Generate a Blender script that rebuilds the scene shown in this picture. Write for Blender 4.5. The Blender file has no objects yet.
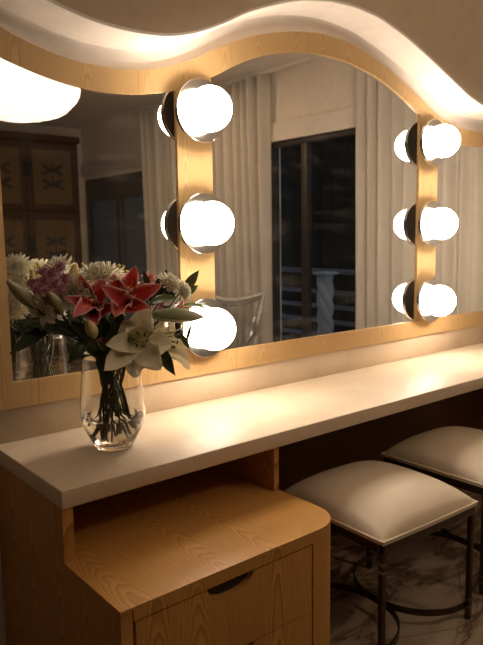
import bpy, bmesh, math, random
from mathutils import Vector, Matrix
random.seed(7)
S = bpy.context.scene
COL = S.collection
PI = math.pi

# ------------------------------------------------------------------ camera, world, light, exposure
CAM = Vector((0, 0, 1.45))
YAW, PITCH, ROLL, FPX = .68663, .13049, -.015018, 655.4
fw = Vector((math.sin(YAW)*math.cos(PITCH), math.cos(YAW)*math.cos(PITCH), -math.sin(PITCH)))
r0 = fw.cross(Vector((0, 0, 1))).normalized(); u0 = r0.cross(fw)
cr, sr = math.cos(ROLL), math.sin(ROLL)
rt, up = cr*r0 + sr*u0, -sr*r0 + cr*u0
cam = bpy.data.objects.new('camera', bpy.data.cameras.new('camera')); COL.objects.link(cam)
cam.matrix_world = Matrix(((rt.x, up.x, -fw.x, CAM.x), (rt.y, up.y, -fw.y, CAM.y), (rt.z, up.z, -fw.z, CAM.z), (0, 0, 0, 1)))
cam.data.sensor_fit = 'VERTICAL'; cam.data.sensor_height = 24; cam.data.lens = FPX*24/645
cam.data.clip_start = .05
cam.data.dof.use_dof = True; cam.data.dof.focus_distance = 2.3; cam.data.dof.aperture_fstop = 3.2
S.camera = cam
S.view_settings.view_transform = 'Standard'; S.view_settings.look = 'None'
S.view_settings.exposure = 1.28; S.view_settings.gamma = 1.0; S.view_settings.use_curve_mapping = False
S.cycles.max_bounces = 14; S.cycles.transmission_bounces = 14; S.cycles.glossy_bounces = 6; S.cycles.diffuse_bounces = 5
S.cycles.sample_clamp_indirect = 6.0
BULB = 14.5           # radiance of the lamp globes
BULB_COL = (1, .845, .69)
LANTERN = .60
LANTERN_COL = (1, .87, .72)
w = bpy.data.worlds.new('night_sky'); S.world = w; w.use_nodes = True
w.node_tree.nodes['Background'].inputs[0].default_value = (.40, .52, .68, 1)
w.node_tree.nodes['Background'].inputs[1].default_value = .26

# ------------------------------------------------------------------ helpers
def at(px, py, y):
    """point at depth y (metres from the camera towards the mirror wall) on the line of sight of a pixel"""
    d = fw + rt*((px-241.5)/FPX) - up*((py-322.5)/FPX)
    return CAM + d*(y/d.y)

def mat(name, color=(.5, .5, .5), rough=.5, metal=0, spec=.5, **kw):
    m = bpy.data.materials.new(name); m.use_nodes = True
    b = m.node_tree.nodes['Principled BSDF']
    b.inputs['Base Color'].default_value = (*color, 1); b.inputs['Roughness'].default_value = rough
    b.inputs['Metallic'].default_value = metal; b.inputs['Specular IOR Level'].default_value = spec
    for k, v in kw.items(): b.inputs[k.replace('_', ' ')].default_value = v
    return m
def nt(m): return m.node_tree.nodes, m.node_tree.links
def N(ns, t, **kw):
    n = ns.new(t)
    for k, v in kw.items(): setattr(n, k, v)
    return n
def math_(ns, ls, op, a, b=None, c=None):
    n = N(ns, 'ShaderNodeMath', operation=op)
    for i, v in enumerate((a, b, c)):
        if v is None: continue
        if isinstance(v, (int, float)): n.inputs[i].default_value = v
        else: ls.new(v, n.inputs[i])
    return n.outputs[0]
def ramp(ns, ls, src, stops):
    n = N(ns, 'ShaderNodeValToRGB'); e = n.color_ramp.elements
    while len(e) < len(stops): e.new(.5)
    for i, (p, c) in enumerate(stops): e[i].position = p; e[i].color = (*c, 1)
    ls.new(src, n.inputs[0]); return n.outputs[0]
def bump(m, src, strength, dist=.001):
    ns, ls = nt(m); b = N(ns, 'ShaderNodeBump'); b.inputs['Strength'].default_value = strength; b.inputs['Distance'].default_value = dist
    ls.new(src, b.inputs['Height']); ls.new(b.outputs[0], ns['Principled BSDF'].inputs['Normal'])

def oak(name, along, across, base, dark, plank=.16, k=26, rough=.42, freq=26, seam=0, cw=.5):
    """veneer with cathedral figure: parabolic rings nested along the grain, plus fine pores"""
    m = mat(name, base, rough, spec=.22); ns, ls = nt(m)
    tc = N(ns, 'ShaderNodeTexCoord'); sx = N(ns, 'ShaderNodeSeparateXYZ'); ls.new(tc.outputs['Object'], sx.inputs[0])
    A = sx.outputs['XYZ'.index(along)]; U = sx.outputs['XYZ'.index(across)]
    q = math_(ns, ls, 'DIVIDE', U, plank); fl = math_(ns, ls, 'FLOOR', q)
    fr = math_(ns, ls, 'SUBTRACT', math_(ns, ls, 'FRACT', q), .5)
    nz = N(ns, 'ShaderNodeTexNoise'); nz.inputs['Scale'].default_value = 3.2; nz.inputs['Detail'].default_value = 3
    mp = N(ns, 'ShaderNodeMapping'); ls.new(tc.outputs['Object'], mp.inputs[0])
    sc = [1.6, 1.6, 1.6]; sc['XYZ'.index(along)] = .8; mp.inputs['Scale'].default_value = sc
    ls.new(mp.outputs[0], nz.inputs['Vector'])
    hv = N(ns, 'ShaderNodeTexWhiteNoise', noise_dimensions='1D'); ls.new(fl, hv.inputs['W'])
    off = math_(ns, ls, 'MULTIPLY', hv.outputs['Value'], 3.0)
    cen = math_(ns, ls, 'SUBTRACT', fr, math_(ns, ls, 'MULTIPLY', math_(ns, ls, 'SUBTRACT', hv.outputs['Value'], .5), .5))
    par = math_(ns, ls, 'MULTIPLY', math_(ns, ls, 'MULTIPLY', cen, cen), k*plank*plank*2.2)
    f = math_(ns, ls, 'ADD', math_(ns, ls, 'ADD', math_(ns, ls, 'MULTIPLY', A, .36), off), par)
    f = math_(ns, ls, 'ADD', f, math_(ns, ls, 'MULTIPLY', nz.outputs['Fac'], .20))
    ring = math_(ns, ls, 'FRACT', math_(ns, ls, 'MULTIPLY', f, freq))
    # fine pores drawn out along the grain
    mp2 = N(ns, 'ShaderNodeMapping'); ls.new(tc.outputs['Object'], mp2.inputs[0])
    sc = [420, 420, 420]; sc['XYZ'.index(along)] = 9; mp2.inputs['Scale'].default_value = sc
    n2 = N(ns, 'ShaderNodeTexNoise'); n2.inputs['Scale'].default_value = 1; n2.inputs['Detail'].default_value = 2; ls.new(mp2.outputs[0], n2.inputs['Vector'])
    n3 = N(ns, 'ShaderNodeTexNoise'); n3.inputs['Scale'].default_value = 2.2; ls.new(tc.outputs['Object'], n3.inputs['Vector'])
    v = math_(ns, ls, 'ADD', math_(ns, ls, 'MULTIPLY', math_(ns, ls, 'POWER', ring, 1.8), cw), math_(ns, ls, 'MULTIPLY', n2.outputs['Fac'], .55))
    v = math_(ns, ls, 'ADD', v, math_(ns, ls, 'MULTIPLY', math_(ns, ls, 'SUBTRACT', n3.outputs['Fac'], .5), .35))
    if seam:
        s = math_(ns, ls, 'LESS_THAN', math_(ns, ls, 'FRACT', math_(ns, ls, 'DIVIDE', math_(ns, ls, 'ADD', U, 50), seam)), .0028/seam)
        v = math_(ns, ls, 'ADD', v, math_(ns, ls, 'MULTIPLY', s, .5))
    mid = tuple((a+b)/2 for a, b in zip(base, dark))
    c = ramp(ns, ls, v, [(.12, base), (.55, mid), (.95, dark)])
    ls.new(c, ns['Principled BSDF'].inputs['Base Color']); bump(m, v, .12)
    return m

# materials
OB, OD = (.66, .45, .215), (.42, .235, .085)
M = {}
M['frame_oak'] = oak('frame_oak', 'Z', 'X', OB, OD, .19, 34, .38, 30, .42, .42)
CB, CD = (.66, .35, .098), (.22, .085, .017)
M['oak_z'] = oak('oak_upright_grain', 'Z', 'X', CB, CD, .21, 20, .48, 36)
M['oak_zy'] = oak('oak_upright_grain_side', 'Z', 'Y', CB, CD, .17, 26, .42, 26)
M['oak_y'] = oak('oak_depth_grain', 'Y', 'X', CB, CD, .27, 14, .46, 44, cw=.38)
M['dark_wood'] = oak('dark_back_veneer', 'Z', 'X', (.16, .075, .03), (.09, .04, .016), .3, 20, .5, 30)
M['walnut'] = oak('wardrobe_wood', 'Z', 'X', (.08, .04, .016), (.055, .026, .011), .3, 20, .5, 30)

def stone():
    m = mat('speckled_quartz', (.62, .525, .42), .46, spec=.28); ns, ls = nt(m); tc = N(ns, 'ShaderNodeTexCoord')
    v = N(ns, 'ShaderNodeTexVoronoi'); v.inputs['Scale'].default_value = 170; ls.new(tc.outputs['Object'], v.inputs['Vector'])
    n = N(ns, 'ShaderNodeTexNoise'); n.inputs['Scale'].default_value = 60; n.inputs['Detail'].default_value = 5; ls.new(tc.outputs['Object'], n.inputs['Vector'])
    n2 = N(ns, 'ShaderNodeTexNoise'); n2.inputs['Scale'].default_value = 5; n2.inputs['Detail'].default_value = 4; ls.new(tc.outputs['Object'], n2.inputs['Vector'])
    sp = math_(ns, ls, 'LESS_THAN', v.outputs['Distance'], math_(ns, ls, 'MULTIPLY', n.outputs['Fac'], .36))
    a = ramp(ns, ls, n2.outputs['Fac'], [(.3, (.66, .53, .385)), (.7, (.75, .62, .465))])
    mx = N(ns, 'ShaderNodeMix', data_type='RGBA'); mx.inputs['B'].default_value = (.40, .30, .21, 1)
    ls.new(math_(ns, ls, 'MULTIPLY', sp, .7), mx.inputs['Factor']); ls.new(a, mx.inputs['A'])
    ls.new(mx.outputs['Result'], ns['Principled BSDF'].inputs['Base Color']); return m
M['stone'] = stone()
def plaster(name, c, sc=18):
    m = mat(name, c, .8, spec=.25); ns, ls = nt(m); tc = N(ns, 'ShaderNodeTexCoord')
    n = N(ns, 'ShaderNodeTexNoise'); n.inputs['Scale'].default_value = sc; n.inputs['Detail'].default_value = 6; ls.new(tc.outputs['Object'], n.inputs['Vector'])
    c2 = ramp(ns, ls, n.outputs['Fac'], [(.3, tuple(x*.95 for x in c)), (.7, tuple(min(1, x*1.03) for x in c))])
    ls.new(c2, ns['Principled BSDF'].inputs['Base Color']); bump(m, n.outputs['Fac'], .12, .002); return m
M['plaster'] = plaster('white_plaster', (.84, .77, .69))
M['wall'] = plaster('warm_wall_paint', (.70, .62, .51))
M['wall_light'] = plaster('light_wall_paint', (.86, .78, .68))
M['wall_bounce_cut'] = plaster('bounce_cutting_dark_wall', (.13, .095, .065))  # for the unseen left wall, darkened to cut its bounce on the cabinet side
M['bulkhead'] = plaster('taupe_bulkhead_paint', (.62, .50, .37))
def marble():
    m = mat('veined_marble', (.5, .4, .3), .22); ns, ls = nt(m); tc = N(ns, 'ShaderNodeTexCoord')
    mp = N(ns, 'ShaderNodeMapping'); ls.new(tc.outputs['Object'], mp.inputs[0]); mp.inputs['Rotation'].default_value = (0, 0, .5); mp.inputs['Scale'].default_value = (.9, 2.4, 1)
    n = N(ns, 'ShaderNodeTexNoise'); n.inputs['Scale'].default_value = 1.5; n.inputs['Detail'].default_value = 9; n.inputs['Roughness'].default_value = .62; n.inputs['Distortion'].default_value = 1.4
    ls.new(mp.outputs[0], n.inputs['Vector'])
    d = math_(ns, ls, 'ABSOLUTE', math_(ns, ls, 'SUBTRACT', n.outputs['Fac'], .5))
    c = ramp(ns, ls, d, [(.0, (.13, .09, .06)), (.016, (.21, .155, .11)), (.05, (.33, .26, .19)), (.14, (.42, .34, .255))])
    v = N(ns, 'ShaderNodeTexVoronoi', feature='DISTANCE_TO_EDGE'); v.inputs['Scale'].default_value = 1.9; ls.new(mp.outputs[0], v.inputs['Vector'])
    crk = math_(ns, ls, 'LESS_THAN', math_(ns, ls, 'ADD', v.outputs['Distance'], math_(ns, ls, 'MULTIPLY', n.outputs['Fac'], .02)), .017)
    mx = N(ns, 'ShaderNodeMix', data_type='RGBA'); mx.inputs['B'].default_value = (.17, .10, .06, 1)
    ls.new(math_(ns, ls, 'MULTIPLY', crk, .6), mx.inputs['Factor']); ls.new(c, mx.inputs['A'])
    ls.new(mx.outputs['Result'], ns['Principled BSDF'].inputs['Base Color']); return m
M['marble'] = marble()
M['leather'] = mat('cream_leather', (.76, .65, .50), .48, spec=.35)
ns, ls = nt(M['leather']); tc = N(ns, 'ShaderNodeTexCoord'); n = N(ns, 'ShaderNodeTexNoise'); n.inputs['Scale'].default_value = 260
ls.new(tc.outputs['Object'], n.inputs['Vector']); bump(M['leather'], n.outputs['Fac'], .15, .0008)
M['bronze'] = mat('dark_bronze', (.085, .058, .038), .38, .85)
M['brass'] = mat('aged_brass', (.22, .14, .075), .35, .9)
M['chrome'] = mat('satin_chrome', (.74, .72, .70), .16, 1)
M['dark_metal'] = mat('dark_nickel', (.06, .05, .045), .35, .6)
M['gap'] = mat('painted_gap_shade', (.03, .018, .010), .8)  # near-black colour standing in for shade between the drawer parts

def mirror_mat():
    m = bpy.data.materials.new('mirror_silvering'); m.use_nodes = True; ns, ls = nt(m)
    ns.remove(ns['Principled BSDF']); o = ns['Material Output']
    g = N(ns, 'ShaderNodeBsdfAnisotropic'); g.inputs['Roughness'].default_value = .0; g.inputs['Color'].default_value = (.88, .87, .84, 1)
    d = N(ns, 'ShaderNodeBsdfDiffuse'); d.inputs['Color'].default_value = (.75, .72, .66, 1)
    tc = N(ns, 'ShaderNodeTexCoord'); mp = N(ns, 'ShaderNodeMapping'); mp.inputs['Rotation'].default_value = (0, .9, 0); mp.inputs['Scale'].default_value = (2.2, 1, 9)
    ls.new(tc.outputs['Object'], mp.inputs[0])
    n = N(ns, 'ShaderNodeTexNoise'); n.inputs['Scale'].default_value = 1.1; n.inputs['Detail'].default_value = 7; n.inputs['Distortion'].default_value = 1.6; ls.new(mp.outputs[0], n.inputs['Vector'])
    r = N(ns, 'ShaderNodeMapRange'); r.inputs[1].default_value = .52; r.inputs[2].default_value = .80; r.inputs[3].default_value = .010; r.inputs[4].default_value = .075
    ls.new(n.outputs['Fac'], r.inputs[0]); mx = N(ns, 'ShaderNodeMixShader'); ls.new(r.outputs[0], mx.inputs[0]); ls.new(g.outputs[0], mx.inputs[1]); ls.new(d.outputs[0], mx.inputs[2])
    ls.new(mx.outputs[0], o.inputs[0]); return m
M['mirror'] = mirror_mat()
def emis(name, col, st, rib=None):
    m = bpy.data.materials.new(name); m.use_nodes = True; b = m.node_tree.nodes['Principled BSDF']
    b.inputs['Base Color'].default_value = (.9, .88, .84, 1); b.inputs['Emission Color'].default_value = (*col, 1); b.inputs['Emission Strength'].default_value = st; b.inputs['Roughness'].default_value = .3
    return m
M['bulb'] = emis('lit_opal_globe', BULB_COL, BULB)
M['lantern'] = emis('lit_paper_shade', LANTERN_COL, LANTERN); M['lantern'].node_tree.nodes['Principled BSDF'].inputs['Roughness'].default_value = .9
M['fill_glow'] = emis('added_fill_glow', (1, .70, .44), 20)  # glow of the added fill light on the ceiling
M['lantern_rib'] = emis('lantern_rib_line', (1, .80, .62), LANTERN*.55)
def glass(name, col=(1, 1, 1), ior=1.45, rough=0):
    m = mat(name, col, rough); b = m.node_tree.nodes['Principled BSDF']; b.inputs['Transmission Weight'].default_value = 1; b.inputs['IOR'].default_value = ior; return m
M['glass'] = glass('clear_glass', (.97, .98, .97))
M['water'] = glass('water', (.93, .92, .86), 1.33)
M['acrylic'] = glass('smoked_acrylic', (.72, .72, .72), 1.25, .05)
M['pane'] = glass('window_glass', (.95, .97, 1), 1.02)
M['frosted'] = glass('frosted_glass', (.60, .62, .66), 1.1, .7)
def curtain():
    m = mat('sheer_linen', (.86, .80, .71), .9, spec=.1); ns, ls = nt(m); p = ns['Principled BSDF']
    t = N(ns, 'ShaderNodeBsdfTranslucent'); t.inputs['Color'].default_value = (.80, .78, .74, 1)
    mx = N(ns, 'ShaderNodeMixShader'); mx.inputs[0].default_value = .38; ls.new(p.outputs[0], mx.inputs[1]); ls.new(t.outputs[0], mx.inputs[2])
    ls.new(mx.outputs[0], ns['Material Output'].inputs[0]); return m
M['curtain'] = curtain()

def link(name, me, m=None, parent=None, smooth=False):
    o = bpy.data.objects.new(name, me); COL.objects.link(o)
    if m: me.materials.append(M[m] if isinstance(m, str) else m)
    if parent: o.parent = parent
    if smooth:
        for p in me.polygons: p.use_smooth = True
    return o
def fin(name, bm, m=None, parent=None, smooth=False, auto=None):
    bmesh.ops.recalc_face_normals(bm, faces=bm.faces)
    me = bpy.data.meshes.new(name); bm.to_mesh(me); bm.free()
    o = link(name, me, m, parent, smooth)
    if auto is not None:
        for p in me.polygons: p.use_smooth = True
        me.set_sharp_from_angle(angle=auto)
    return o
def tag(o, label=None, cat=None, group=None, kind=None):
    for k, v in (('label', label), ('category', cat), ('group', group), ('kind', kind)):
        if v: o[k] = v
    return o
def thing(name, label, cat, loc=(0, 0, 0), group=None, rz=0):
    o = bpy.data.objects.new(name, None); COL.objects.link(o); o.location = loc; o.rotation_euler.z = rz
    o.empty_display_size = .05
    return tag(o, label, cat, group)
def copy_tree(o, parent=None):
    c = o.copy(); COL.objects.link(c); c.parent = parent
    for ch in o.children: copy_tree(ch, c)
    return c
def box(bm, x0, x1, y0, y1, z0, z1, bev=0):
    r = bmesh.ops.create_cube(bm, size=1); vs = r['verts']
    for v in vs: v.co = Vector((x0+(v.co.x+.5)*(x1-x0), y0+(v.co.y+.5)*(y1-y0), z0+(v.co.z+.5)*(z1-z0)))
    if bev:
        es = list({e for v in vs for e in v.link_edges}); bmesh.ops.bevel(bm, geom=es, offset=bev, segments=2, affect='EDGES', profile=.5)
def boxo(name, dims, m, parent=None, bev=.0015, **kw):
    bm = bmesh.new(); box(bm, *dims, bev); return fin(name, bm, m, parent, auto=.6, **kw)
def tube(bm, pts, rad, seg=8, caps=True, flat=None):
    """sweep a circle (or a flat oval, flat=(rx, ry)) along pts"""
    pts = [Vector(p) for p in pts]; n = len(pts)
    rads = rad if isinstance(rad, (list, tuple)) else [rad]*n
    rings = []; ref = None
    for i, p in enumerate(pts):
        t = (pts[min(i+1, n-1)]-pts[max(i-1, 0)]).normalized()
        if ref is None: ref = Vector((0, 0, 1)) if abs(t.z) < .9 else Vector((1, 0, 0))
        a = (ref - t*ref.dot(t)).normalized(); b = t.cross(a); ref = a
        fx, fy = flat if flat else (1, 1)
        rings.append([bm.verts.new(p + a*math.cos(2*PI*k/seg)*rads[i]*fx + b*math.sin(2*PI*k/seg)*rads[i]*fy) for k in range(seg)])
    for i in range(n-1):
        for k in range(seg): bm.faces.new((rings[i][k], rings[i][(k+1) % seg], rings[i+1][(k+1) % seg], rings[i+1][k]))
    if caps: bm.faces.new(rings[0][::-1]); bm.faces.new(rings[-1])
def lathe(bm, prof, seg=48, c=(0, 0, 0), axis='Z', close=False):
    """turn profile [(r, h)] round an axis through c"""
    rings = []
    for r, h in prof:
        if r < 1e-6: rings.append([bm.verts.new(_ax(c, 0, 0, h, axis))])
        else: rings.append([bm.verts.new(_ax(c, r*math.cos(2*PI*k/seg), r*math.sin(2*PI*k/seg), h, axis)) for k in range(seg)])
    for a, b in zip(rings, rings[1:]+([rings[0]] if close else [])):
        for k in range(seg):
            j = (k+1) % seg
            vs = [a[k % len(a)], a[j % len(a)], b[j % len(b)], b[k % len(b)]]; u = []
            for v in vs:
                if v not in u: u.append(v)
            if len(u) > 2: bm.faces.new(u)
def _ax(c, a, b, h, axis):
    if axis == 'Z': return Vector((c[0]+a, c[1]+b, c[2]+h))
    return Vector((c[0]+a, c[1]-h, c[2]+b))     # axis -Y
def prism(bm, pts, y0, y1, plane='XZ'):
    """extrude a closed 2D outline"""
    def P(a, b, y): return Vector((a, y, b)) if plane == 'XZ' else Vector((a, b, y))
    A = [bm.verts.new(P(a, b, y0)) for a, b in pts]; B = [bm.verts.new(P(a, b, y1)) for a, b in pts]
    n = len(pts); bm.faces.new(A); bm.faces.new(B[::-1])
    for i in range(n): bm.faces.new((A[i], A[(i+1) % n], B[(i+1) % n], B[i]))

# ------------------------------------------------------------------ the wavy line of the mirror
def smoothed(pts, x0, x1, n=160, win=.045):
    def f(x):
        if x <= pts[0][0]: return pts[0][1]
        for (a, b), (c, d) in zip(pts, pts[1:]):
            if x <= c: t = (x-a)/(c-a); return b+(d-b)*t
        return pts[-1][1]
    out = []
    for i in range(n+1):
        x = x0+(x1-x0)*i/n; s = wt = 0
        for k in range(-6, 7):
            g = math.exp(-(k/3)**2); s += g*f(x+k*win/3); wt += g
        out.append((x, s/wt))
    return out
wave_top = [(.30, .83), (.45, .79), (.60, .715), (.757, .63), (.846, .599), (.942, .577), (1.036, .566), (1.157, .565), (1.245, .576), (1.353, .603), (1.468, .648), (1.573, .704), (1.701, .761), (1.837, .804), (2.009, .840), (2.145, .855), (2.315, .850), (2.498, .805), (2.669, .744), (2.854, .665), (3.019, .594), (3.195, .553), (3.431, .549), (3.56, .58), (3.72, .64), (3.90, .72), (4.05, .79), (4.2, .84)]
wave_in = [(.5, .66), (.62, .60), (.751, .548), (.826, .526), (.905, .506), (.988, .492), (1.076, .485), (1.154, .487), (1.242, .494), (1.374, .522), (1.544, .590), (1.643, .645), (1.757, .696), (1.876, .733), (2.009, .759), (2.145, .769), (2.315, .763), (2.5, .73), (2.671, .674), (2.84, .595), (2.999, .526), (3.236, .471), (3.436, .472), (3.60, .52), (3.8, .62)]
wave_soff = [(.0, .86), (.25, .90), (.45, .85), (.60, .775), (.768, .694), (.843, .676), (.922, .657), (1.005, .643), (1.094, .639), (1.172, .641), (1.26, .649), (1.369, .679), (1.485, .731), (1.59, .789), (1.719, .840), (1.856, .885), (2.029, .915), (2.166, .922), (2.337, .908), (2.522, .860), (2.694, .800), (2.88, .727), (3.047, .662), (3.223, .627), (3.46, .628), (3.62, .68), (3.78, .75), (3.95, .83), (4.2, .89)]
sc = lambda pts, k: [(x*k, z*k+1.45) for x, z in pts]
YF, YM, YW = 2.062, 2.070, 2.088     # front of the frame, mirror glass, wall
XL, XR_ = .66, 3.76
top = smoothed(sc(wave_top, YF/2.04), XL, XR_)
inn = smoothed(sc(wave_in, YF/2.04), XL, XR_)
soff = smoothed(sc(wave_soff, YW/2.06), -1.5, 4.15, 300)
# widen the band where the smoothing leaves it narrow
inn = [(x, min(z, t[1]-.072)) for (x, z), t in zip(inn, top)]

# ------------------------------------------------------------------ structure
X0, X1, Y0, Y1, ZC = -1.5, 4.15, -4.3, YW, 2.92
def st(name, dims, m): return tag(boxo(name, dims, m, bev=0), kind='structure')
st('floor', (X0-.1, X1+.1, Y0-.1, Y1+.1, -.1, 0), 'marble')
st('ceiling', (X0-.1, X1+.1, Y0-.1, Y1+.1, ZC, ZC+.1), 'plaster')
st('wall_back', (X0-.1, X1+.1, Y1, Y1+.1, 0, ZC), 'plaster')
st('wall_front', (X0-.1, X1+.1, Y0-.1, Y0, 0, ZC), 'wall')
st('wall_left', (X0-.1, X0, Y0, Y1, 0, ZC), 'wall_bounce_cut')
# right wall with two openings: balcony door y -.41...62, window y -4.2..-2.55, narrow window behind the curtain
bm = bmesh.new()
W0, W1 = X1, X1+.12
ops = [(-4.25, -2.62, 0, 2.24), (-1.62, -.62, .0, 1.93), (-.46, .66, 0, 2.30)]
ys = [Y0] + [v for o in ops for v in o[:2]] + [Y1]
for i in range(0, len(ys), 2): box(bm, W0, W1, ys[i], ys[i+1], 0, ZC)
for a, b, z0, z1 in ops: box(bm, W0, W1, a, b, z1, ZC)
tag(fin('wall_right', bm, 'wall_light'), kind='structure')
# header band over the openings
bm = bmesh.new(); box(bm, X1-.03, X1, Y0+.001, Y1-.001, 2.30, 2.46, .003)
tag(fin('trim_3', bm, 'plaster', auto=.6), kind='structure')
# bulkhead with its wavy underside
bm = bmesh.new(); prof = []
YLIP = 1.905
rows = []
for x, z in soff:
    pr = [(Y1-.001, z-.045), (Y1-.006, z-.024), (Y1-.018, z-.009), (Y1-.040, z-.001), (Y1-.07, z), (YLIP+.012, z), (YLIP+.003, z+.003), (YLIP, z+.012), (YLIP, z+.12)]
    rows.append([bm.verts.new((x, y, zz)) for y, zz in pr] + [bm.verts.new((x, YLIP, ZC-.001)), bm.verts.new((x, Y1-.001, ZC-.001))])
for a, b in zip(rows, rows[1:]):
    n = len(a)
    for k in range(n): bm.faces.new((a[k], a[(k+1) % n], b[(k+1) % n], b[k]))
bm.faces.new(rows[0][::-1]); bm.faces.new(rows[-1])
bmesh.ops.recalc_face_normals(bm, faces=bm.faces)
me = bpy.data.meshes.new('trim_1'); bm.to_mesh(me); bm.free()
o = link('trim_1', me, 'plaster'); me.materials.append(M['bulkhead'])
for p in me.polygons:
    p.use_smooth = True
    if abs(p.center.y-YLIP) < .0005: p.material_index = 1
me.set_sharp_from_angle(angle=.5)
tag(o, kind='structure')
# balcony door, window frames
def opening(name, y0, y1, z1, mull, sill, wmat, pmat, low=None, split=False):
    r = bpy.data.objects.new(name, None); COL.objects.link(r); tag(r, kind='structure')
    bm = bmesh.new(); t = .05; xa, xb = X1+.004, X1+.06
    box(bm, xa, xb, y0, y0+t, sill, z1, .002); box(bm, xa, xb, y1-t, y1, sill, z1, .002)
    box(bm, xa, xb, y0+t, y1-t, z1-t, z1, .002); box(bm, xa, xb, y0+t, y1-t, sill, sill+t, .002)
    for m_, wd in mull: box(bm, xa-.005, xb, m_-wd/2, m_+wd/2, sill+t, z1-t, .002)
    if low: box(bm, xa-.004, xb, y0+t, y1-t, low, z1-t, .002)
    fin('frame', bm, wmat, r, auto=.6)
    bm = bmesh.new(); box(bm, xa+.02, xa+.028, y0+t, y1-t, sill+t, low or z1-t); fin('pane', bm, pmat, r)
    return r
M['brown_frame'] = mat('brown_window_frame', (.07, .045, .028), .5)
M['frosted_dim'] = glass('smoky_frosted_glass', (.14, .13, .12), 1.1, .6)
M['frosted_dim'].node_tree.nodes['Principled BSDF'].inputs['Transmission Weight'].default_value = .45
M['dark_frame'] = mat('dark_brown_frame', (.025, .015, .010), .5)
opening('door_1', -.46, .66, 2.30, [(-.03, .07)], 0, 'dark_frame', 'pane')
opening('window_1', -4.25, -2.62, 2.24, [(-3.35, .09)], 0, 'brown_frame', 'frosted_dim', low=1.95)
opening('window_2', -1.62, -.62, 1.93, [(-1.1, .05)], 0, 'dark_frame', 'pane')
# balcony
st('trim_4', (X1+.12, 5.6, -1.0, 1.9, -.12, -.01), 'wall')
dark = mat('sky_screen_dark', (.012, .012, .011), 1, spec=0)  # near-black, for the added screen that hides the sky
bm = bmesh.new()
for i in range(150):
    y = -3.2+i*.045+random.uniform(-.02, .02)
    tube(bm, [(6.4+random.uniform(-.2, .2), y-.2, -.2), (6.4+random.uniform(-.2, .2), y-.2, 2), (6.4+random.uniform(-.3, .3), y-.2+random.uniform(-.1, .1), 3.0+random.uniform(-.15, .15))], [.14, .17, .09], 7)
tag(fin('sky_screen', bm, dark), 'added dark screen beyond the balcony railing, blocking the sky behind the balcony door', 'sky_screen', kind='stuff')  # added to keep the sky glow out of the door view
rail = thing('balcony_railing', 'grey balcony railing with horizontal bars beyond the dark glass door', 'railing', (5.2, .3, 0))
M['rail'] = mat('grey_painted_rail', (.12, .135, .16), .5)
bm = bmesh.new(); box(bm, -.03, .03, -2.4, 1.8, 1.04, 1.09, .004); fin('handrail', bm, 'rail', rail)
for z in (.18, .34, .50, .66, .82):
    bm = bmesh.new(); box(bm, -.012, .012, -2.4, 1.8, z, z+.045, .003); fin('bar', bm, 'rail', rail)
for y in (-2.3, 1.7):
    bm = bmesh.new(); box(bm, -.03, .03, y-.03, y+.03, -.01, 1.04, .004); fin('post', bm, 'rail', rail)
bm = bmesh.new()
col = thing('twisted_column', 'pale twisted stone column standing in front of the balcony railing', 'column', (5.05, -.62, -.01))
for s in range(3):
    tube(bm, [(.042*math.cos(2*PI*s/3+z*.55), .042*math.sin(2*PI*s/3+z*.55), .05+z*.05) for z in range(21)], .05, 10)
M['palestone'] = mat('pale_stone', (.36, .40, .44), .8)
fin('shaft', bm, 'palestone', col, smooth=True)
bm = bmesh.new(); box(bm, -.14, .14, -.14, .14, 0, .06, .01); box(bm, -.10, .10, -.10, .10, 1.05, 1.08, .01); fin('cap', bm, 'palestone', col)

# curtains
def curtain_mesh(name, y0, y1, x, z0, z1, folds, amp, seed, label, group=None):
    rnd = random.Random(seed); bm = bmesh.new(); n = folds*10; R = 14
    ph = [rnd.uniform(.6, 1.4) for _ in range(folds+2)]
    g = []
    for i in range(n+1):
        t = i/n; k = int(t*folds); a = amp*(.6+.5*ph[k])
        col_ = []
        for j in range(R+1):
            s = j/R; y = y0+(y1-y0)*t
            xx = x - a*(.55+.45*(1-s))*(.5-.5*math.cos(2*PI*t*folds + .35*math.sin(5*t+seed)*s)) - .006*math.sin(31*t+4*s)
            col_.append(bm.verts.new((xx, y+.012*math.sin(9*t*folds+s*2)*s, z1+(z0-z1)*s)))
        g.append(col_)
    for a, b in zip(g, g[1:]):
        for j in range(R): bm.faces.new((a[j], a[j+1], b[j+1], b[j]))
    o = fin(name, bm, 'curtain', smooth=True)
    sd = o.modifiers.new('solid', 'SOLIDIFY'); sd.thickness = .0012
    return tag(o, label, 'curtain', group)
curtain_mesh('curtain', .62, 1.97, X1-.05, .015, 2.89, 12, .085, 1, 'pale sheer curtain on the mirror side of the dark balcony door')
curtain_mesh('curtain', -1.66, -.40, X1-.05, .015, 2.89, 10, .10, 5, 'pale sheer curtain between the balcony door and the middle of the wall')
curtain_mesh('curtain', -2.56, -1.72, X1-.05, .015, 2.89, 8, .09, 9, 'sheer curtain next to the grey-blue window beside the wardrobe')
tr = thing('curtain_rail', 'slim ceiling curtain rail above the three sheer curtains', 'curtain rail', (X1-.09, -.3, 2.89))
bm = bmesh.new(); box(bm, -.02, .02, -2.5, 2.3, 0, .029, .002); fin('track', bm, 'plaster', tr)

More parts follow.
